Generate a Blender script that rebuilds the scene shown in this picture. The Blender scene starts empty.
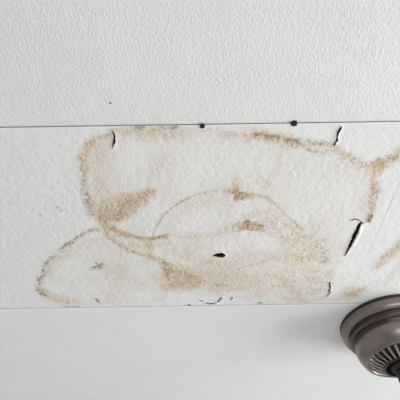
import bpy, bmesh, math, random
import numpy as np
from mathutils import Vector, Matrix

scene = bpy.context.scene
col = scene.collection
random.seed(4)

# ------------------------------------------------------------------ camera
CEIL = 2.45                       # ceiling height
EYE = 1.95                        # phone held up under the ceiling
H = CEIL - EYE
FPX = 433.0                       # focal length in pixels of a 400 px frame
ELEV, ROLL = math.radians(49.0), math.radians(0.86)
_f = np.array([0, math.cos(ELEV), math.sin(ELEV)])
_r = np.array([1.0, 0, 0]); _u = np.cross(_r, _f)
CR = _r * math.cos(ROLL) - _u * math.sin(ROLL)
CU = _u * math.cos(ROLL) + _r * math.sin(ROLL)
cam_d = bpy.data.cameras.new('camera'); cam = bpy.data.objects.new('camera', cam_d)
col.objects.link(cam); scene.camera = cam
cam_d.sensor_width = 36; cam_d.lens = FPX / 400 * 36
cam_d.clip_start = 0.01
m = Matrix.Identity(4)
for i in range(3):
    m[i][0], m[i][1], m[i][2] = CR[i], CU[i], -_f[i]
m[2][3] = EYE
cam.matrix_world = m

# ------------------------------------------------------------------ light
world = bpy.data.worlds.new('daylight'); scene.world = world
world.use_nodes = True
bg = world.node_tree.nodes['Background']
bg.inputs[0].default_value = (0.90, 0.95, 1.0, 1); bg.inputs[1].default_value = 0.6

def window_light(name, loc, rot, sx, sy, power):
    d = bpy.data.lights.new(name, 'AREA'); d.shape = 'RECTANGLE'
    d.size, d.size_y, d.energy = sx, sy, power
    d.color = (0.965, 0.985, 1.0)
    o = bpy.data.objects.new(name, d); col.objects.link(o)
    o.location = loc; o.rotation_euler = rot
    return o
# daylight entering through the two windows of the room
window_light('window_daylight', (2.16, 0.55, 1.62), (0, math.radians(52), 0), 1.25, 1.9, 150)
window_light('window_daylight', (0.4, -2.76, 1.62), (math.radians(52), 0, 0), 1.9, 1.25, 60)

vs = scene.view_settings
vs.view_transform = 'Standard'; vs.look = 'None'; vs.gamma = 1; vs.use_curve_mapping = False
vs.exposure = -0.42

# ------------------------------------------------------------------ helpers
def tag(o, label=None, cat=None, group=None, kind=None):
    if label: o['label'] = label
    if cat: o['category'] = cat
    if group: o['group'] = group
    if kind: o['kind'] = kind
    return o

def link(name, me, mat=None, parent=None, smooth=False):
    o = bpy.data.objects.new(name, me); col.objects.link(o)
    if mat: me.materials.append(mat)
    if parent: o.parent = parent
    if smooth:
        me.polygons.foreach_set('use_smooth', [True] * len(me.polygons))
    return o

def add_box(bm, lo, hi):
    r = bmesh.ops.create_cube(bm, size=1)
    for v in r['verts']:
        for k in range(3):
            v.co[k] = (lo[k] + hi[k]) / 2 + v.co[k] * (hi[k] - lo[k])

def bm_obj(name, bm, mat, parent=None, smooth=False):
    me = bpy.data.meshes.new(name); bm.to_mesh(me); bm.free()
    return link(name, me, mat, parent, smooth)

def node_mat(name):
    mt = bpy.data.materials.new(name); mt.use_nodes = True
    nt = mt.node_tree
    return mt, nt, nt.nodes['Principled BSDF']

def on_ceiling(px, py):
    """where a spot seen in the photograph sits on the ceiling plane (x, y in metres)"""
    d = _f + (px - 200) / FPX * CR - (py - 200) / FPX * CU
    d = d * H / d[2]
    return (d[0], d[1])

# ------------------------------------------------------------------ materials
def simple_mat(name, rgb, rough=0.6, metal=0.0, vary=0.0, scale=40):
    mt, nt, p = node_mat(name)
    p.inputs['Roughness'].default_value = rough; p.inputs['Metallic'].default_value = metal
    if vary:
        tc = nt.nodes.new('ShaderNodeTexCoord'); n = nt.nodes.new('ShaderNodeTexNoise')
        n.inputs['Scale'].default_value = scale
        nt.links.new(tc.outputs['Object'], n.inputs['Vector'])
        r = nt.nodes.new('ShaderNodeValToRGB')
        r.color_ramp.elements[0].color = tuple(c * (1 - vary) for c in rgb) + (1,)
        r.color_ramp.elements[1].color = tuple(min(1, c * (1 + vary)) for c in rgb) + (1,)
        nt.links.new(n.outputs['Fac'], r.inputs['Fac'])
        nt.links.new(r.outputs['Color'], p.inputs['Base Color'])
    else:
        p.inputs['Base Color'].default_value = tuple(rgb) + (1,)
    return mt

def paint_mat(name, coarse, fine, base=(0.80, 0.80, 0.79)):
    """white stippled ceiling paint; water stains come from the panel's own stain attributes"""
    mt, nt, p = node_mat(name); N, L = nt.nodes, nt.links
    p.inputs['Roughness'].default_value = 0.62
    p.inputs['Specular IOR Level'].default_value = 0.3
    tc = N.new('ShaderNodeTexCoord')
    # paint colour
    n0 = N.new('ShaderNodeTexNoise'); n0.inputs['Scale'].default_value = 14; n0.inputs['Detail'].default_value = 5
    L.new(tc.outputs['Object'], n0.inputs['Vector'])
    r0 = N.new('ShaderNodeValToRGB')
    r0.color_ramp.elements[0].position = 0.3; r0.color_ramp.elements[1].position = 0.7
    r0.color_ramp.elements[0].color = tuple(c * 0.965 for c in base) + (1,)
    r0.color_ramp.elements[1].color = tuple(base) + (1,)
    L.new(n0.outputs['Fac'], r0.inputs['Fac'])
    cur = r0.outputs['Color']
    st = N.new('ShaderNodeAttribute'); st.attribute_name = 'stain'
    sep = N.new('ShaderNodeSeparateColor'); L.new(st.outputs['Color'], sep.inputs['Color'])
    st2 = N.new('ShaderNodeAttribute'); st2.attribute_name = 'pink_gap_shade'
    sep2 = N.new('ShaderNodeSeparateColor'); L.new(st2.outputs['Color'], sep2.inputs['Color'])
    gn = N.new('ShaderNodeTexNoise'); gn.inputs['Scale'].default_value = 380; gn.inputs['Detail'].default_value = 2
    L.new(tc.outputs['Object'], gn.inputs['Vector'])
    gr = N.new('ShaderNodeMapRange'); gr.inputs[1].default_value = 0.34; gr.inputs[2].default_value = 0.62
    gr.inputs[3].default_value = 0.40; gr.inputs[4].default_value = 1.35
    L.new(gn.outputs['Fac'], gr.inputs[0])
    def layer(fac, rgb, grainy=True):
        nonlocal cur
        if grainy:       # the stain sits in the hollows of the stipple
            mu = N.new('ShaderNodeMath'); mu.operation = 'MULTIPLY'; mu.use_clamp = True
            L.new(fac, mu.inputs[0]); L.new(gr.outputs[0], mu.inputs[1]); fac = mu.outputs[0]
        mx = N.new('ShaderNodeMix'); mx.data_type = 'RGBA'
        L.new(fac, mx.inputs[0]); L.new(cur, mx.inputs[6]); mx.inputs[7].default_value = tuple(rgb) + (1,)
        cur = mx.outputs[2]
    layer(sep2.outputs[0], (0.74, 0.64, 0.585))     # pink wash
    layer(sep.outputs[0], (0.60, 0.475, 0.335))     # pale tan wash
    layer(sep.outputs[1], (0.385, 0.235, 0.105))     # brown rust
    layer(sep.outputs[2], (0.21, 0.185, 0.14))      # mould specks and dirt
    layer(sep2.outputs[1], (0.012, 0.010, 0.009), False)   # depth shade of cracks and hole, painted near-black
    L.new(cur, p.inputs['Base Color'])
    sp = N.new('ShaderNodeMapRange'); sp.inputs[3].default_value = 0.3; sp.inputs[4].default_value = 0.0   # no gloss inside the gaps
    L.new(sep2.outputs[1], sp.inputs[0]); L.new(sp.outputs[0], p.inputs['Specular IOR Level'])
    # stipple relief
    v = N.new('ShaderNodeTexNoise'); v.inputs['Scale'].default_value = 330; v.inputs['Detail'].default_value = 2.5
    v.inputs['Roughness'].default_value = 0.55
    mp = N.new('ShaderNodeMapping'); mp.inputs['Scale'].default_value = (1.25, 0.8, 1)
    L.new(tc.outputs['Object'], mp.inputs['Vector']); L.new(mp.outputs['Vector'], v.inputs['Vector'])
    rr = N.new('ShaderNodeValToRGB')
    rr.color_ramp.elements[0].position = 0.40; rr.color_ramp.elements[1].position = 0.66
    L.new(v.outputs['Fac'], rr.inputs['Fac'])
    b1 = N.new('ShaderNodeBump'); b1.inputs['Strength'].default_value = coarse; b1.inputs['Distance'].default_value = 0.0022
    L.new(rr.outputs['Color'], b1.inputs['Height'])
    w = N.new('ShaderNodeTexNoise'); w.inputs['Scale'].default_value = 420; w.inputs['Detail'].default_value = 2
    L.new(tc.outputs['Object'], w.inputs['Vector'])
    b2 = N.new('ShaderNodeBump'); b2.inputs['Strength'].default_value = fine; b2.inputs['Distance'].default_value = 0.001
    L.new(w.outputs['Fac'], b2.inputs['Height']); L.new(b1.outputs['Normal'], b2.inputs['Normal'])
    L.new(b2.outputs['Normal'], p.inputs['Normal'])
    return mt

M = {}
M['stipple'] = paint_mat('stippled_white_paint', 0.22, 0.20)
M['patch'] = paint_mat('stained_white_paint', 0.095, 0.12, (0.80, 0.80, 0.785))
M['smooth'] = paint_mat('smooth_white_paint', 0.05, 0.06, (0.80, 0.805, 0.80))
M['cavity'] = simple_mat('dark_cavity', (0.03, 0.026, 0.022), 0.9, vary=0.3)
M['wall'] = simple_mat('wall_paint', (0.74, 0.735, 0.725), 0.7, vary=0.03, scale=3)
M['floor'] = simple_mat('floor_carpet', (0.47, 0.455, 0.44), 0.9, vary=0.12, scale=60)
M['board_edge'] = simple_mat('dark_board_edge', (0.24, 0.225, 0.205), 0.9, vary=0.25, scale=30)  # grey-brown board edges, darkened so the joints show as dark lines
M['trim'] = simple_mat('white_trim', (0.82, 0.82, 0.80), 0.4, vary=0.02)
M['screw'] = simple_mat('black_screw', (0.006, 0.006, 0.006), 0.7, 0.0, vary=0.4, scale=300)
M['flake'] = simple_mat('peeling_paint', (0.84, 0.83, 0.80), 0.6, vary=0.03, scale=200)
M['rustflake'] = simple_mat('rusty_paint_flake', (0.42, 0.24, 0.15), 0.7, vary=0.3, scale=250)

def metal_mat(name, rgb, rough, aniso=0.0):
    mt, nt, p = node_mat(name); N, L = nt.nodes, nt.links
    p.inputs['Metallic'].default_value = 1.0
    tc = N.new('ShaderNodeTexCoord'); mp = N.new('ShaderNodeMapping'); mp.inputs['Scale'].default_value = (60, 60, 900)
    L.new(tc.outputs['Object'], mp.inputs['Vector'])
    n = N.new('ShaderNodeTexNoise'); n.inputs['Scale'].default_value = 1.0; n.inputs['Detail'].default_value = 3
    L.new(mp.outputs['Vector'], n.inputs['Vector'])
    r = N.new('ShaderNodeValToRGB')
    r.color_ramp.elements[0].color = tuple(c * 0.86 for c in rgb) + (1,)
    r.color_ramp.elements[1].color = tuple(c * 1.1 for c in rgb) + (1,)
    L.new(n.outputs['Fac'], r.inputs['Fac']); L.new(r.outputs['Color'], p.inputs['Base Color'])
    mr = N.new('ShaderNodeMapRange'); mr.inputs[3].default_value = rough - 0.05; mr.inputs[4].default_value = rough + 0.07
    L.new(n.outputs['Fac'], mr.inputs[0]); L.new(mr.outputs[0], p.inputs['Roughness'])
    return mt
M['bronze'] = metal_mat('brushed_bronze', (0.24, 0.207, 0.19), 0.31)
M['bronze_mid'] = metal_mat('shaded_bronze', (0.125, 0.10, 0.095), 0.3)  # same bronze with shade put into its colour, for the trim ring
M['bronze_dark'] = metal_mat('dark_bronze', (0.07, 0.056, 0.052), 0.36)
M['fin'] = metal_mat('light_bronze_fin', (0.42, 0.38, 0.36), 0.28)  # lighter bronze for the vent fins
M['black'] = simple_mat('black_socket', (0.006, 0.006, 0.006), 0.6, vary=0.3)
M['rim_ring'] = simple_mat('black_rim_ring', (0.02, 0.018, 0.017), 0.7, vary=0.2)  # near-black for the thin dark line along the flange top

def glass_mat():
    mt = bpy.data.materials.new('window_glass'); mt.use_nodes = True
    nt = mt.node_tree; nt.nodes.clear()
    o = nt.nodes.new('ShaderNodeOutputMaterial'); mx = nt.nodes.new('ShaderNodeMixShader')
    t = nt.nodes.new('ShaderNodeBsdfTransparent'); g = nt.nodes.new('ShaderNodeBsdfGlossy')
    g.inputs['Roughness'].default_value = 0.02; mx.inputs[0].default_value = 0.06
    nt.links.new(t.outputs[0], mx.inputs[1]); nt.links.new(g.outputs[0], mx.inputs[2])
    nt.links.new(mx.outputs[0], o.inputs[0])
    return mt
M['glass'] = glass_mat()

# ------------------------------------------------------------------ the room
X0, X1, Y0, Y1 = -2.9, 1.9, -2.5, 3.0
T = 0.15
def wall_with_opening(name, axis, c, out, a0, a1, hole=None):
    """wall slab at coordinate c, thickness towards out, spanning a0..a1 and floor to ceiling"""
    bm = bmesh.new()
    def slab(u0, u1, z0, z1):
        lo, hi = sorted((c, c + out * T))
        if axis == 'x': add_box(bm, (lo, u0, z0), (hi, u1, z1))
        else: add_box(bm, (u0, lo, z0), (u1, hi, z1))
    if not hole: slab(a0, a1, 0, CEIL)
    else:
        u0, u1, z0, z1 = hole
        slab(a0, u0, 0, CEIL); slab(u1, a1, 0, CEIL); slab(u0, u1, 0, z0); slab(u0, u1, z1, CEIL)
    o = bm_obj(name, bm, M['wall']); tag(o, kind='structure'); return o

def window(name, axis, c, out, u0, u1, z0, z1):
    root = bpy.data.objects.new(name, None); col.objects.link(root); tag(root, kind='structure')
    def bar(pname, ua, ub, za, zb, d0, d1, mat):
        bm = bmesh.new(); lo, hi = sorted((c + out * d0, c + out * d1))
        if axis == 'x': add_box(bm, (lo, ua, za), (hi, ub, zb))
        else: add_box(bm, (ua, lo, za), (ub, hi, zb))
        bm_obj(pname, bm, mat, root)
    w = 0.05; um = (u0 + u1) / 2
    for a in ((u0, u0 + w), (u1 - w, u1), (um - w / 2, um + w / 2)):
        bar('window_stile', a[0], a[1], z0 + w, z1 - w, 0.04, 0.10, M['trim'])
    for a in ((z0, z0 + w), (z1 - w, z1)):
        bar('window_rail', u0, u1, a[0], a[1], 0.04, 0.10, M['trim'])
    for a in ((u0 + w, um - w / 2), (um + w / 2, u1 - w)):
        bar('window_pane', a[0], a[1], z0 + w, z1 - w, 0.068, 0.072, M['glass'])
    bar('window_sill', u0 - 0.06, u1 + 0.06, z0 - 0.03, z0, -0.06, 0.04, M['trim'])

bm = bmesh.new(); add_box(bm, (X0 - T, Y0 - T, -0.1), (X1 + T, Y1 + T, 0))
tag(bm_obj('floor', bm, M['floor']), kind='structure')
wall_with_opening('wall_left', 'x', X0, -1, Y0, Y1)
wall_with_opening('wall_front', 'y', Y1, 1, X0 - T, X1 + T)
wall_with_opening('wall_right', 'x', X1, 1, Y0, Y1, (-0.45, 1.55, 0.75, 2.15))
wall_with_opening('wall_back', 'y', Y0, -1, X0 - T, X1 + T, (-0.6, 1.4, 0.75, 2.15))
window('window_1', 'x', X1, 1, -0.45, 1.55, 0.75, 2.15)
window('window_2', 'y', Y0, -1, -0.6, 1.4, 0.75, 2.15)

bm = bmesh.new(); add_box(bm, (X0 - T, Y0 - T, CEIL + 0.0127), (X1 + T, Y1 + T, CEIL + 0.05))
ceiling = bm_obj('ceiling', bm, M['cavity']); tag(ceiling, kind='structure')

# ------------------------------------------------------------------ noise
_rng = np.random.default_rng(11)
_tab = _rng.random((256, 256))
def vnoise(x, y, s, seed=0):
    x = x / s + 37.3 * seed + 500; y = y / s + 91.7 * seed + 500
    xi = np.floor(x).astype(int); yi = np.floor(y).astype(int)
    fx = x - xi; fy = y - yi
    fx = fx * fx * (3 - 2 * fx); fy = fy * fy * (3 - 2 * fy)
    a = _tab[xi & 255, yi & 255]; b = _tab[(xi + 1) & 255, yi & 255]
    c = _tab[xi & 255, (yi + 1) & 255]; d = _tab[(xi + 1) & 255, (yi + 1) & 255]
    return (a * (1 - fx) + b * fx) * (1 - fy) + (c * (1 - fx) + d * fx) * fy
def fbm(x, y, s, oct=4, seed=0):
    t = 0; w = 0; a = 1.0
    for k in range(oct):
        t = t + a * vnoise(x, y, s / 2 ** k, seed + k); w += a; a *= 0.55
    return t / w
def sstep(a, b, x):
    t = np.clip((x - a) / (b - a), 0, 1); return t * t * (3 - 2 * t)

PX = 0.0018                      # size of one photo pixel on the ceiling, metres

def seg_dist(x, y, P, closed=False):
    d = np.full(x.shape, 9.0)
    Q = P + [P[0]] if closed else P
    for (ax, ay), (bx, by) in zip(Q[:-1], Q[1:]):
        dx, dy = bx - ax, by - ay
        t = np.clip(((x - ax) * dx + (y - ay) * dy) / (dx * dx + dy * dy + 1e-12), 0, 1)
        d = np.minimum(d, np.hypot(x - ax - t * dx, y - ay - t * dy))
    return d
def inside(x, y, P):
    r = np.zeros(x.shape, bool)
    n = len(P)
    for i in range(n):
        (ax, ay), (bx, by) = P[i], P[(i + 1) % n]
        c = (ay > y) != (by > y)
        xs = (bx - ax) * (y - ay) / ((by - ay) if by != ay else 1e-9) + ax
        r ^= c & (x < xs)
    return r

# ------------------------------------------------------------------ stains, cracks and holes as they lie on the ceiling
MAIN = [(86, 146), (97, 137), (112, 131), (130, 129), (160, 128), (185, 129), (225, 130), (250, 132), (268, 134), (290, 139), (312, 140),
        (330, 144), (346, 152), (360, 162), (372, 164), (382, 160), (394, 153), (399, 154), (396, 161), (386, 168), (378, 176), (377, 200), (376, 214),
        (366, 222), (350, 245), (334, 268), (331, 292), (316, 302), (270, 304), (225, 296), (175, 294),
        (160, 287), (150, 270), (130, 255), (108, 243), (104, 229), (95, 218), (90, 206), (85, 192), (81, 180), (79, 165), (80, 154)]
LOBE = [(104, 229), (90, 229), (77, 236), (66, 245), (55, 254), (45, 264), (40, 275), (38, 288), (43, 297), (52, 302), (64, 305), (90, 305),
        (130, 304), (165, 300), (172, 285), (150, 270), (128, 255), (108, 243)]
# (points, width px, strength, channel, speckle)   channels: t tan, b brown, m mould, p pink
STROKES = [
    ([(92, 215), (86, 196), (83, 182), (81, 168), (82, 156), (87, 147), (96, 140)], 3.4, .60, 't', .6),
    ([(89, 204), (85, 188), (82, 172), (82, 158)], 2.2, .30, 'b', .7),
    ([(90, 214), (84, 198), (82, 190)], 3, .25, 'm', .9),
    ([(84, 148), (92, 140), (104, 134), (112, 133)], 3, .20, 'm', .9),
    ([(96, 140), (112, 134), (130, 131)], 4, .30, 't', .7),
    ([(134, 127.5), (150, 128), (165, 128), (178, 128)], 2, .42, 'm', .9),
    ([(140, 132), (160, 134), (178, 134)], 7, .34, 't', .4),
    ([(178, 131), (205, 131), (228, 134), (245, 134)], 5, .28, 'p', .4),
    ([(222, 134), (245, 133), (258, 135)], 3.5, .35, 't', .7),
    ([(252, 134), (268, 136), (282, 139), (296, 143)], 4.5, .62, 't', .55),
    ([(256, 134), (272, 137), (286, 141), (299, 142)], 3, .36, 'b', .8),
    ([(256, 134), (272, 136), (290, 140), (306, 141), (326, 144)], 2.2, .35, 'm', .95),
    ([(296, 141), (312, 141), (326, 143), (338, 147)], 3, .50, 't', .5),
    ([(300, 145), (309, 150), (320, 152), (334, 151), (348, 156)], 2.2, .5, 't', .3),
    ([(306, 149), (316, 151.5)], 1, .3, 'b', .5),
    ([(336, 150), (350, 156)], 5, .25, 'p', .4),
    ([(346, 156), (358, 163), (370, 168), (378, 165)], 4.5, .48, 't', .6),
    ([(350, 156), (360, 161), (368, 164)], 1.8, .35, 'm', .95),
    ([(374, 170), (382, 164), (390, 159), (399, 154)], 5.5, .72, 't', .5),
    ([(378, 166), (386, 161), (396, 155)], 4, .40, 'b', .7),
    ([(374, 162), (384, 156), (394, 151)], 2.5, .32, 'm', .95),
    ([(374, 172), (374, 186), (373, 200), (371, 213)], 5, .50, 't', .5),
    ([(373, 188), (373, 200), (371, 212)], 3.5, .25, 'b', .6),
    ([(378, 182), (378, 196)], 1.5, .25, 'm', .95),
    ([(372, 215), (370, 222)], 1.6, .55, 'b', .5),
    # outside the patch, right hand board
    ([(404, 240), (394, 250), (384, 258), (377, 267)], 5.5, .55, 't', .5),
    ([(402, 243), (392, 252), (384, 258)], 3, .26, 'b', .7),
    ([(404, 262), (396, 272), (388, 280)], 6, .2, 't', .5),
    ([(345, 295), (352, 293), (362, 291)], 7, .55, 't', .4),
    ([(349, 295), (356, 293)], 4, .22, 'b', .6),
    ([(352, 284), (368, 276)], 3, .22, 't', .7),
    # brown blotch on the left
    ([(104, 210), (116, 206), (128, 203)], 10, .36, 't', .3),
    ([(128, 202), (140, 197), (150, 193)], 6, .40, 't', .3),
    ([(104, 217), (114, 217), (124, 211)], 4.5, .26, 'b', .5),
    ([(128, 205), (136, 201), (146, 196)], 4, .26, 'b', .5),
    ([(100, 218), (110, 219), (122, 214)], 3.5, .3, 'b', .6),
    ([(142, 198), (147, 194), (152, 193)], 3, .45, 'b', .4),
    ([(98, 214), (94, 206), (92, 196)], 5, .3, 'p', .3),
    ([(98, 218), (106, 226), (116, 232), (126, 236)], 4.5, .55, 't', .4),
    ([(106, 224), (116, 229), (124, 234)], 3, .30, 'b', .5),
    ([(124, 235), (138, 237.5), (152, 238), (166, 236)], 3, .60, 't', .25),
    ([(112, 229), (126, 236), (142, 238), (154, 238.5)], 2, .36, 'b', .4),
    ([(155, 236.5), (166, 236.5)], 2.4, .72, 'b', .2),
    ([(106, 233), (112, 241), (124, 248), (140, 254), (152, 257), (163, 259)], 2.8, .50, 't', .3),
    ([(104, 226), (106, 234), (114, 243), (126, 249), (142, 255), (156, 258)], 1.6, .32, 'b', .4),
    ([(118, 244), (140, 246), (156, 244), (170, 243)], 4, .30, 't', .3),
    ([(148, 240), (149, 248), (149, 255)], 4, .45, 't', .3),
    # inner arc
    ([(152, 238), (156, 227), (164, 215), (174, 206), (186, 199), (198, 194.5), (211, 191), (226, 190), (236, 190)], 1.4, .55, 't', .25),
    ([(160, 219), (170, 209), (182, 201), (196, 195)], 1, .20, 'b', .5),
    ([(244, 193), (258, 195), (268, 198), (277, 205), (284, 213), (292, 220), (302, 230)], 1.3, .55, 't', .3),
    ([(252, 195), (266, 197.5)], 2, .30, 'b', .5),
    ([(225, 190), (234, 191), (240, 195), (246, 195)], 3.2, .70, 't', .5),
    ([(230, 191), (237, 193), (240, 197)], 2.4, .52, 'b', .5),
    ([(237, 180), (237, 191)], 3.5, .36, 't', .3),
    ([(246, 195), (254, 196)], 2.5, .45, 't', .5),
    ([(235, 227), (248, 225), (261, 227)], 4.5, .72, 't', .35),
    ([(240, 227), (250, 227), (260, 227)], 2.6, .42, 'b', .4),
    ([(246, 218), (248, 224)], 4, .45, 't', .3),
    ([(232, 226), (226, 232), (212, 236), (196, 238), (180, 236), (168, 236)], 3.2, .30, 't', .3),
    ([(262, 220), (280, 232), (300, 242), (318, 252)], 14, .20, 't', .7),
    # lower brown area
    ([(160, 261), (166, 268), (168, 276), (172, 285)], 5, .66, 't', .6),
    ([(161, 260), (166, 268), (170, 278), (174, 286)], 3.2, .48, 'b', .9),
    ([(172, 268), (186, 272), (196, 278), (196, 284), (180, 284)], 7, .55, 't', .4),
    ([(172, 274), (186, 276), (198, 282)], 5.5, .26, 'b', .7),
    ([(202, 281), (216, 285), (226, 284)], 3, .34, 't', .4),
    ([(165, 287), (185, 289), (215, 289), (245, 288)], 4, .34, 't', .3),
    ([(200, 276), (225, 278), (250, 281)], 8, .34, 't', .3),
    ([(205, 272), (240, 270)], 6, .28, 'p', .3),
    ([(216, 284), (225, 284)], 2.4, .42, 'b', .5),
    ([(165, 252), (190, 256), (215, 262), (240, 262), (262, 260), (285, 256), (310, 256)], 6, .26, 't', .35),
    ([(238, 269), (248, 266), (262, 262), (272, 258)], 1.2, .50, 't', .3),
    ([(198, 264), (214, 262), (236, 264)], 2, .30, 't', .5),
    ([(255, 272), (268, 276), (282, 278)], 2.5, .30, 't', .8),
    ([(255, 288), (280, 288), (310, 284), (328, 276)], 10, .24, 't', .75),
    ([(284, 262), (310, 266)], 6, .22, 'p', .3),
    ([(280, 298), (305, 300), (325, 299), (345, 299)], 4, .34, 't', .5),
    ([(318, 246), (326, 254), (324, 262)], 3, .28, 'm', .95),
    ([(250, 252), (300, 262), (320, 240), (290, 232)], 11, .20, 't', .85),
    # left lobe rim
    ([(100, 230), (90, 230), (78, 236), (67, 245)], 2.6, .52, 't', .5),
    ([(67, 245), (56, 254), (46, 265), (41, 277), (39, 288), (44, 297), (54, 302)], 3.6, .40, 't', .7),
    ([(92, 229), (78, 235), (66, 245)], 2.4, .36, 'm', .95),
    ([(68, 244), (60, 250), (50, 258), (44, 266)], 1.6, .48, 'm', .75),
    ([(42, 270), (39, 283), (41, 291), (46, 297)], 2.8, .42, 'm', .95),
    ([(46, 294), (54, 299), (66, 303)], 4, .40, 't', .5),
    ([(60, 305), (66, 306.3), (78, 306.3)], 1.3, .5, 'm', .7),
    ([(98, 244), (112, 250), (124, 258)], 4, .16, 't', .3),
    ([(118, 272), (136, 280), (152, 286)], 10, .20, 't', .5),
    ([(85, 276), (100, 280), (112, 272)], 5, .18, 'p', .4),
    ([(112, 150), (106, 170), (112, 190)], 9, .24, 'p', .2),
    ([(100, 150), (96, 170), (100, 186)], 7, .18, 't', .2),
    ([(150, 186), (152, 178), (158, 168), (164, 158)], 2.5, .18, 't', .3),
    ([(282, 146), (280, 165), (272, 180), (262, 190)], 6, .26, 'p', .3),
    ([(283, 146), (276, 168), (264, 186)], 2, .18, 't', .4),
    ([(160, 222), (190, 212), (220, 204)], 10, .16, 'p', .2),
    ([(168, 216), (196, 202), (222, 197)], 5, .12, 't', .2),
    # small dirt marks
    ([(91, 269), (95, 267), (98, 268), (102, 264)], 2.2, .50, 'm', .85),
    ([(96, 263), (100, 268), (104, 269)], 1.6, .38, 'm', .85),
    ([(57, 207), (58.5, 208)], 1, .5, 'm', .1), ([(61, 211), (62, 210)], .9, .45, 'm', .1),
    ([(40, 216), (42, 215)], .9, .35, 'm', .1), ([(45, 207), (46, 209)], .8, .3, 'm', .1), ([(13, 204), (9, 201)], .8, .22, 'm', .1),
    ([(96.5, 299), (98.5, 302)], 1.5, .75, 'm', .2),
    ([(230, 299), (232, 297)], 1.1, .45, 'm', .3),
]
# filled blotches: (outline, edge softness px, strength, channel, speckle)
FILLS = [
    ([(94, 210), (104, 200), (118, 194), (136, 191), (150, 188), (154, 193), (148, 204), (137, 212), (125, 220), (110, 225), (99, 221)], 2.5, .46, 't', .2),
    ([(98, 212), (110, 203), (126, 198), (144, 191), (151, 193), (144, 204), (132, 212), (120, 219), (104, 222)], 3, .20, 'b', .3),
    ([(102, 224), (116, 228), (130, 235), (150, 236), (166, 234), (168, 240), (150, 243), (150, 258), (134, 253), (116, 246), (106, 238)], 2, .15, 't', .3),
    ([(108, 228), (122, 234), (130, 240), (116, 238)], 2, .20, 'b', .4),
    ([(146, 242), (153, 241), (153, 257), (147, 256)], 1.5, .24, 't', .3),
    ([(158, 260), (172, 264), (186, 266), (202, 272), (204, 286), (190, 290), (172, 288), (166, 276)], 3, .36, 't', .5),
    ([(168, 272), (182, 270), (200, 278), (198, 287), (174, 287)], 3, .24, 'b', .7),
    ([(204, 268), (240, 270), (262, 276), (258, 288), (210, 290)], 5, .20, 't', .3),
    ([(232, 230), (236, 224), (244, 222), (247, 216), (251, 222), (262, 225), (264, 230)], 1.8, .42, 't', .35),
    ([(238, 231), (246, 221), (250, 222), (262, 225), (263, 231)], 2.0, .62, 'b', .4),
    ([(227, 189), (234, 188), (237, 178), (240, 188), (256, 193), (254, 199), (242, 200), (236, 199)], 2.2, .55, 't', .4),
    ([(231, 190), (240, 189), (252, 194), (242, 199), (234, 199)], 2.0, .58, 'b', .5),
    ([(374, 172), (378, 163), (390, 156), (399, 152), (398, 158), (388, 166), (380, 173)], 1.8, .40, 't', .5),
    ([(256, 132), (276, 134), (298, 139), (318, 141), (318, 149), (296, 147), (274, 141), (258, 137)], 1.8, .26, 't', .6),
    ([(342, 288), (352, 285), (364, 287), (360, 298), (346, 301)], 3, .36, 't', .4),
    ([(374, 266), (386, 254), (404, 240), (404, 252), (390, 262), (378, 270)], 3, .36, 't', .4),
    ([(368, 172), (378, 172), (377, 190), (376, 206), (372, 214), (369, 210), (370, 190)], 1.8, .26, 't', .5),
    ([(258, 214), (290, 222), (318, 240), (330, 256), (330, 290), (300, 296), (270, 286), (290, 262), (276, 240)], 6, .24, 't', .9),
    ([(258, 268), (290, 276), (322, 272), (328, 292), (290, 300), (256, 296)], 5, .20, 't', .85),
    ([(160, 240), (200, 246), (212, 262), (240, 266), (240, 282), (200, 276), (176, 262)], 5, .18, 't', .4),
    ([(88, 152), (100, 142), (112, 146), (110, 176), (104, 200), (92, 204), (86, 180)], 4, .08, 't', .3),
    ([(138, 130), (180, 131), (182, 140), (140, 141)], 3, .16, 't', .3),
    ([(42, 286), (56, 294), (80, 299), (84, 304), (56, 303), (44, 297)], 2, .24, 't', .5),
    ([(54, 256), (80, 240), (100, 234), (104, 240), (84, 246), (62, 264), (50, 280), (44, 276)], 3, .16, 't', .4),
]
# (points, half width px at each point, depth m)
CRACKS = [
    ([(113, 131.5), (114.5, 136), (114.2, 141), (113.2, 147.5)], [.5, .75, .65, .35], .010),
    ([(340.5, 127.5), (338.5, 131), (337, 136), (336.5, 140), (334, 144.5)], [.8, .9, .7, .9, .7], .006),
    ([(361, 222), (358.5, 226), (355, 234), (350.5, 244), (345, 255)], [.35, 1.2, 1.55, 1.1, .3], .012),
    ([(351, 220), (355, 218.5), (360, 221)], [.3, .5, .4], .005),
    ([(372, 214), (371, 219), (366, 223), (361, 223)], [.4, .6, .5, .35], .006),
    ([(329.5, 282), (330.2, 287), (328.8, 291), (330, 292.5), (326, 296.5)], [.4, .75, .5, .6, .3], .009),
    ([(206, 303), (211, 303.6), (216, 303)], [.4, .7, .6], .008),
    ([(218, 301.5), (221.5, 297.5)], [.6, .8], .008),
    ([(200.5, 300), (203.5, 301)], [.5, .5], .008),
    ([(188, 304.6), (190.5, 304.8)], [.8, .8], .009),
    ([(258.5, 302.6), (261.5, 302.4)], [.8, .7], .009),
    ([(231, 299.5), (233, 297.5)], [.3, .4], .006),
    ([(214, 255.6), (217.5, 254.8), (220.5, 254.8), (222.3, 255.2)], [.4, 2.3, 3.1, 2.5], .0125),
]
# spots the water left white
CLEAN = [(130, 165, 18), (200, 165, 34), (235, 160, 24), (310, 180, 26), (340, 190, 24), (345, 235, 16), (225, 246, 12), (262, 244, 12),
         (150, 222, 10), (75, 265, 20), (90, 285, 16), (210, 215, 16), (130, 240, 5), (300, 270, 8), (225, 300, 12), (185, 226, 10)]
def conv(P): return [on_ceiling(*p) for p in P]

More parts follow.
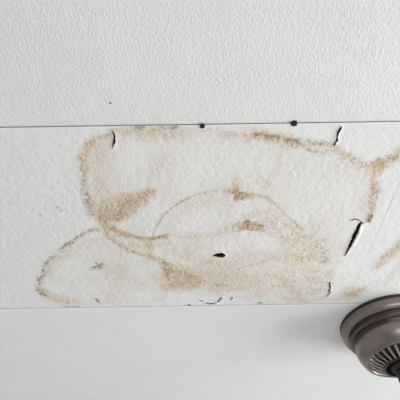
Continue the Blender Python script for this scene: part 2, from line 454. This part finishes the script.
def surface(x, y):
    """relief (m, + = up into the ceiling) and stain and crack-shade attributes for points on the ceiling"""
    n = x.size
    st = {k: np.zeros(n) for k in 'tbmpg'}
    wx = x + (fbm(x, y, .012, 3, 1) - .5) * .011 + (fbm(x, y, .034, 2, 61) - .5) * .007; wy = y + (fbm(x, y, .012, 3, 5) - .5) * .011 + (fbm(x, y, .034, 2, 65) - .5) * .007
    fx = x + (fbm(x, y, .004, 2, 8) - .5) * .0022; fy = y + (fbm(x, y, .004, 2, 9) - .5) * .0022
    speck = sstep(.42, .62, .65 * fbm(x, y, .0034, 2, 12) + .35 * fbm(x, y, .011, 2, 14))
    grain = sstep(.38, .60, .6 * fbm(x, y, .0036, 2, 17) + .4 * fbm(x, y, .014, 2, 71))
    big = fbm(x, y, .05, 4, 21)
    clean = np.zeros(n)
    for cx_, cy_, cr_ in CLEAN:
        qx, qy = on_ceiling(cx_, cy_); clean = np.maximum(clean, np.exp(-((x - qx) ** 2 + (y - qy) ** 2) / (cr_ * PX) ** 2))
    for poly, wash, rim, rw in ((MAIN, .19, .34, 4.5), (LOBE, .15, .24, 3.5)):
        P = conv(poly)
        d = seg_dist(wx, wy, P, True); ins = inside(wx, wy, P)
        body = np.where(ins, wash * (.25 + 1.1 * sstep(.36, .62, big)) * (.6 + .4 * grain) * (1 - .75 * clean), 0)
        edge = rim * np.where(ins, np.exp(-d / (rw * PX)), np.exp(-(d / (1.1 * PX)) ** 2)) * (.35 + .65 * speck)
        edge *= .35 + .65 * sstep(.35, .6, fbm(x, y, .03, 2, 31))
        st['t'] = 1 - (1 - st['t']) * (1 - body) * (1 - edge)
        st['p'] = np.maximum(st['p'], np.where(ins, .36 * sstep(.42, .62, fbm(x, y, .04, 3, 41)) * (1 - clean), 0))
    for P, w, s, ch, sp in STROKES:
        P = conv(P); w = w * PX
        bx = [p[0] for p in P]; by = [p[1] for p in P]; mg = 3 * w + .012
        k = np.nonzero((x > min(bx) - mg) & (x < max(bx) + mg) & (y > min(by) - mg) & (y < max(by) + mg))[0]
        if not len(k): continue
        if w > 2.2 * PX: d = seg_dist(wx[k], wy[k], P)
        else: d = seg_dist(fx[k], fy[k], P)
        a = 1.25 * s * np.exp(-(d / w) ** 2)
        tex = speck[k] if sp > .6 else grain[k]
        a *= (1 - sp) + sp * (1.45 * tex)
        a = np.clip(a, 0, .95)
        st[ch][k] = 1 - (1 - st[ch][k]) * (1 - a)
    for P, soft, s, ch, sp in FILLS:
        P = conv(P); sf = soft * PX
        bx = [p[0] for p in P]; by = [p[1] for p in P]; mg = 3 * sf + .012
        k = np.nonzero((x > min(bx) - mg) & (x < max(bx) + mg) & (y > min(by) - mg) & (y < max(by) + mg))[0]
        if not len(k): continue
        d = seg_dist(wx[k], wy[k], P, True); sd = np.where(inside(wx[k], wy[k], P), d, -d)
        tex = speck[k] if sp > .6 else grain[k]
        a = np.clip(1.2 * s * sstep(-sf, sf, sd) * ((1 - sp) + sp * 1.45 * tex), 0, .95)
        st[ch][k] = 1 - (1 - st[ch][k]) * (1 - a)
    z = (fbm(x, y, .006, 3, 51) - .5) * .0007
    z += (st['t'] + st['b']) * (fbm(x, y, .004, 2, 55) - .5) * .0012        # blistered, crusty stain
    for i_c, (P, hw, dep) in enumerate(CRACKS):
        C = conv(P); bx = [p[0] for p in C]; by = [p[1] for p in C]; mg = .012
        k = np.nonzero((x > min(bx) - mg) & (x < max(bx) + mg) & (y > min(by) - mg) & (y < max(by) + mg))[0]
        if not len(k): continue
        xx, yy = fx[k], fy[k]; best = np.full(len(k), 9.0)
        for i in range(len(C) - 1):
            (ax, ay), (b_x, b_y) = C[i], C[i + 1]; dx, dy = b_x - ax, b_y - ay
            t = np.clip(((xx - ax) * dx + (yy - ay) * dy) / (dx * dx + dy * dy + 1e-12), 0, 1)
            best = np.minimum(best, np.hypot(xx - ax - t * dx, yy - ay - t * dy) - (hw[i] * (1 - t) + hw[i + 1] * t) * PX * 0.92 + (.0003 if i_c in (2, 12) else .0009))
        g = 1 - sstep(-.0003, .0004, best)
        z[k] = np.maximum(z[k], g * dep)
        st['g'][k] = np.maximum(st['g'][k], 1 - sstep(.0009, .0016, best))  # crack walls and rim blackened in colour to read as deep shade
        # lifted lip of paint beside the crack
        z[k] -= (1 - g) * .0010 * np.exp(-(np.maximum(best, 0) / .003) ** 2)
    return z, st

def spans(segs):
    """1-D sample positions from (start, end, step) runs"""
    out = []
    for a, b, s in segs:
        n = max(1, int(math.ceil((b - a) / s))); out += list(np.linspace(a, b, n + 1)[:-1])
    return np.array(out + [segs[-1][1]])

def panel(name, us, ys, left, right, mat, label=None, detail=True):
    """ceiling board: relief surface facing down with edges 12 mm thick; us run 0..1 between the left and right edge lines"""
    U_, Y_ = np.meshgrid(us, ys)
    L_ = left[0] + left[1] * Y_; R_ = right[0] + right[1] * Y_
    X_ = L_ + (R_ - L_) * U_
    x, y = X_.ravel(), Y_.ravel()
    ny, nx = X_.shape
    if detail: z, st = surface(x, y)
    else: z = np.zeros(x.size); st = None
    # eased edge
    e = np.minimum(y - ys[0], ys[-1] - y)
    z = z + .0004 * np.exp(-np.maximum(e, 0) / .0008)
    idx = np.arange(nx * ny).reshape(ny, nx)
    a, b, c, d = idx[:-1, :-1].ravel(), idx[:-1, 1:].ravel(), idx[1:, 1:].ravel(), idx[1:, :-1].ravel()
    faces = np.stack([a, d, c, b], 1)                       # facing down
    loop = np.concatenate([idx[0, :-1], idx[:-1, -1], idx[-1, :0:-1], idx[:0:-1, 0]])
    nb = len(loop); top = nx * ny + np.arange(nb)
    nxt = np.roll(np.arange(nb), -1)
    skirt = np.stack([loop, loop[nxt], top[nxt], top], 1)
    V = np.concatenate([np.stack([x, y, CEIL + z], 1), np.stack([x[loop], y[loop], np.full(nb, CEIL + .0126)], 1)])
    Fc = np.concatenate([faces, skirt])
    me = bpy.data.meshes.new(name)
    me.vertices.add(len(V)); me.vertices.foreach_set('co', V.ravel())
    me.loops.add(Fc.size); me.loops.foreach_set('vertex_index', Fc.ravel().astype(np.int32))
    me.polygons.add(len(Fc)); me.polygons.foreach_set('loop_start', (np.arange(len(Fc)) * 4).astype(np.int32))
    me.update(calc_edges=True); me.validate()
    if st:
        for nm, ch in (('stain', 'tbm'), ('pink_gap_shade', 'pg')):
            at = me.attributes.new(nm, 'FLOAT_COLOR', 'POINT')
            arr = np.zeros((len(V), 4), np.float32); arr[:, 3] = 1
            for k, cc in enumerate(ch): arr[:x.size, k] = st[cc]
            at.data.foreach_set('color', arr.ravel())
    o = link(name, me, mat, ceiling)
    me.materials.append(M['board_edge'])
    mi = np.zeros(len(Fc), np.int32); mi[len(faces):] = 1
    me.polygons.foreach_set('material_index', mi)
    if label: o['label'] = label
    return o

YT, YB = 0.3018, 0.7070          # long joints either side of the repair strip
gap = .0009
le = lambda off: (-.2642 + off, -.145)     # left end of the repair piece
re_ = lambda off: (.3168 + off, -.051)         # right end, cut a little askew
ST = .0009
panel('ceiling_panel', spans([(0, .4, .05), (.4, .6, .004), (.6, 1, .05)]),
      spans([(Y0, -.2, .1), (-.2, YT - .0006, .004)]), (X0, 0), (X1, 0), M['stipple'],
      'wide white ceiling board with coarse stippled paint', detail=False)
panel('ceiling_panel', spans([(0, 1, .05)]), spans([(YB + .0006, YB + .1, .004), (YB + .1, Y1, .1)]), (X0, 0), (X1, 0), M['smooth'],
      'smooth white ceiling board behind the fan mount', detail=False)
ysd = spans([(YT + .0006, YB - .0005, ST)])
panel('repair_panel', np.linspace(0, 1, int(.65 / ST)), ysd, le(.0), re_(0), M['patch'],
      'white ceiling patch covered in brown water stains and cracks')
Lx0 = le(-.00022)
wl = (Lx0[0] + Lx0[1] * .5) - X0
panel('ceiling_panel', spans([(0, 1 - .14 / wl, .2), (1 - .14 / wl, 1, .0016 / wl)]), spans([(YT + .0006, YB - .0005, .0016)]),
      (X0, 0), Lx0, M['patch'], 'white ceiling board left of the stained patch')
Rx0 = re_(.00022)
wr = X1 - (Rx0[0] + Rx0[1] * .5)
panel('ceiling_panel', spans([(0, .22 / wr, .0011 / wr), (.22 / wr, 1, .2)]), spans([(YT + .0006, YB - .0005, .0011)]),
      Rx0, (X1, 0), M['patch'], 'white ceiling board with brown stain beside the fan mount')

# black screw heads along the upper joint
def screw(px, py, r, tilt):
    x, y = on_ceiling(px, py)
    bm = bmesh.new(); n = 20
    prof = [(r * .98, .002), (r, -.0004), (r * .86, -.0013), (r * .50, -.0017)]
    rings = [[bm.verts.new((a * math.cos(2 * math.pi * k / n), a * math.sin(2 * math.pi * k / n), z)) for k in range(n)] for a, z in prof]
    # cross recess: inner ring alternates to a sunk floor
    inner = [bm.verts.new((r * (.42 if (k % 5) < 2 else .16) * math.cos(2 * math.pi * k / n),
                           r * (.42 if (k % 5) < 2 else .16) * math.sin(2 * math.pi * k / n), -.0016)) for k in range(n)]
    rings.append(inner)
    rings.append([bm.verts.new((v.co.x * .9, v.co.y * .9, .0006)) for v in inner])
    for A, B in zip(rings[:-1], rings[1:]):
        for k in range(n): bm.faces.new((A[k], A[(k + 1) % n], B[(k + 1) % n], B[k]))
    bm.faces.new(rings[-1])
    bmesh.ops.recalc_face_normals(bm, faces=bm.faces)
    o = bm_obj('screw_head', bm, M['screw'], ceiling, True)
    o.location = (x, y, CEIL); o.rotation_euler = (tilt, 0, px)
    o['label'] = 'black screw head on the joint'
    return o
screw(202.3, 126.0, .0037, .05); screw(294, 123.2, .0046, -.08)
screw(110.5, 103, .0011, 0)

# torn paint flaps standing proud beside the cracks
repair = bpy.data.objects['repair_panel']
def flap(base, lip, drop, mat, thick=.0007, name='paint_flap'):
    """curled sheet from a base line on the ceiling to a free lip hanging below it"""
    B = conv(base); Lp = conv(lip); n = 5
    bm = bmesh.new(); rows = []
    for (bx, by), (lx, ly), dr in zip(B, Lp, drop):
        row = []
        for k in range(n + 1):
            t = k / n
            row.append(Vector((bx + (lx - bx) * t, by + (ly - by) * t, CEIL + .0004 - dr * t * t)))
        rows.append(row)
    dn = [[bm.verts.new(v) for v in r] for r in rows]
    up = [[bm.verts.new(v + Vector((0, 0, thick))) for v in r] for r in rows]
    R_, C_ = len(rows), n + 1
    for i in range(R_ - 1):
        for k in range(C_ - 1):
            bm.faces.new((dn[i][k], dn[i + 1][k], dn[i + 1][k + 1], dn[i][k + 1]))
            bm.faces.new((up[i][k], up[i][k + 1], up[i + 1][k + 1], up[i + 1][k]))
        for k in (0, C_ - 1):
            bm.faces.new((dn[i][k], dn[i + 1][k], up[i + 1][k], up[i][k]))
    for i in (0, R_ - 1):
        for k in range(C_ - 1):
            bm.faces.new((dn[i][k], dn[i][k + 1], up[i][k + 1], up[i][k]))
    bmesh.ops.recalc_face_normals(bm, faces=bm.faces)
    return bm_obj(name, bm, mat, repair)
flap([(368, 226), (364, 235), (357, 246), (348, 257)], [(361.2, 225), (358.6, 234), (353.2, 245), (347, 255.5)], [.0015, .0018, .0015, .0005], M['flake'])
flap([(366, 228), (369, 226), (374, 221), (376, 216)], [(362, 223.5), (366, 222.5), (369.5, 220), (372.5, 214)], [.0015, .002, .0015, .001], M['flake'])
flap([(372.5, 215), (372.5, 219), (370, 223)], [(370.6, 215), (369.5, 219.5), (368.5, 222)], [.002, .003, .002], M['rustflake'])
flap([(118, 133), (119, 138), (118, 144)], [(115.2, 132), (115.9, 138), (115.0, 145)], [.0006, .0012, .0006], M['flake'])
flap([(333, 283), (335, 288), (333, 293), (329, 297)], [(330.6, 283), (331.5, 288), (330.4, 292), (327.5, 296.5)], [.0008, .0016, .0014, .0006], M['flake'])
flap([(352, 224), (356, 223), (359, 224)], [(351.5, 221), (355, 219.5), (359, 221.5)], [.001, .002, .001], M['flake'])

# ------------------------------------------------------------------ ceiling fan mount
FX, FY, FR = 0.3835, 0.7764, 0.0984
fan = bpy.data.objects.new('ceiling_fan', None); col.objects.link(fan)
fan.location = (FX, FY, CEIL)
tag(fan, 'round brushed bronze ceiling fan mount with stepped rim and slotted vent ring', 'ceiling fan')

def lathe(name, prof, mat, parent, n=128, close=False):
    """prof: (radius, drop below the ceiling) list"""
    bm = bmesh.new(); rings = []
    for r, dz in prof:
        rings.append([bm.verts.new((r * math.cos(2 * math.pi * k / n), r * math.sin(2 * math.pi * k / n), -dz)) for k in range(n)])
    prs = list(zip(rings[:-1], rings[1:]))
    if close: prs.append((rings[-1], rings[0]))
    for A, B in prs:
        for k in range(n): bm.faces.new((A[k], A[(k + 1) % n], B[(k + 1) % n], B[k]))
    if not close:
        bm.faces.new(rings[0]); bm.faces.new(rings[-1])
    bmesh.ops.recalc_face_normals(bm, faces=bm.faces)
    o = bm_obj(name, bm, mat, parent)
    me = o.data
    me.polygons.foreach_set('use_smooth', [len(p.vertices) == 4 for p in me.polygons])
    try: me.set_sharp_from_angle(angle=math.radians(32))
    except Exception: pass
    return o

lathe('rim_ring', [(.0965, .0002), (.0985, .0002), (.0990, .0050), (.0988, .0062), (.086, .0062), (.086, .0002)], M['rim_ring'], fan, close=True)  # thin dark ring between ceiling and flange
lathe('flange', [(.0940, .0060), (.0980, .0060), (FR, .0068), (FR, .0095), (.0978, .0180), (.0968, .0215), (.0950, .0245), (.0925, .0258), (.0850, .0258), (.0850, .0050)], M['bronze'], fan, close=True)
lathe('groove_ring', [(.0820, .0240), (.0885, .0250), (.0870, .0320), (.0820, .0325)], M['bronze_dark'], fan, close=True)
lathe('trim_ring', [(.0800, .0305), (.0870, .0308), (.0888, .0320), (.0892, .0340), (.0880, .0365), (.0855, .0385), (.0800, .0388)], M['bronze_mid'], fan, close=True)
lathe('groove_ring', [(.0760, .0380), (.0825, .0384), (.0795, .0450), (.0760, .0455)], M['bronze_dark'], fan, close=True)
lathe('housing', [(.0740, .0430), (.0785, .0434), (.0802, .0446), (.0809, .0475), (.0810, .0530), (.0803, .0595), (.0786, .0655), (.0757, .0712), (.0727, .0762),
                  (.0704, .0797), (.0686, .0811), (.0664, .0816), (.0640, .0810), (.0622, .0790), (.0615, .0720)], M['bronze'], fan, close=True)
lathe('vent_backing', [(.0630, .0740), (.0625, .0765), (.0400, .0900), (.0380, .0900), (.0400, .0740)], M['black'], fan, close=True)
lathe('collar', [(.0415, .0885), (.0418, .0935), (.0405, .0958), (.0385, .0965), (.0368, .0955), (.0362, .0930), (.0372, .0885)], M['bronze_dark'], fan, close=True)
NF = 30
bm = bmesh.new()
# one radial fin along +x, from the outer lip down to the collar
prof = [(.0635, .0770), (.0630, .0800), (.0560, .0855), (.0420, .0940), (.0405, .0935), (.0400, .0890)]
hw = [.0030, .0020, .0018, .0014, .0016, .0020]
A = [bm.verts.new((r, w, -d)) for (r, d), w in zip(prof, hw)]
B = [bm.verts.new((r, -w, -d)) for (r, d), w in zip(prof, hw)]
bm.faces.new(A); bm.faces.new(B[::-1])
for k in range(len(A)): bm.faces.new((A[k], B[k], B[(k + 1) % len(A)], A[(k + 1) % len(A)]))
bmesh.ops.recalc_face_normals(bm, faces=bm.faces)
fin = bm_obj('vent_fin', bm, M['fin'], fan)
for k in range(1, NF):
    c = fin.copy(); col.objects.link(c); c.parent = fan; c.rotation_euler = (0, 0, 2 * math.pi * k / NF)
lathe('socket', [(.0374, .0950), (.0368, .0760), (.002, .0750), (.002, .0720), (.0395, .0720), (.0390, .0890)], M['black'], fan, close=True)
lathe('hanger_ball', [(.010, .0755), (.024, .0775), (.029, .0830), (.030, .0890), (.028, .0960), (.022, .1010), (.0125, .1040)], M['black'], fan, n=64)
lathe('downrod', [(.0125, .1000), (.0200, .1005), (.0215, .1020), (.0215, .1195), (.0200, .1215), (.0125, .1220), (.0125, .160), (.0165, .162), (.0175, .168),
                  (.0175, .185), (.015, .193), (.007, .196)], M['black'], fan, n=48)
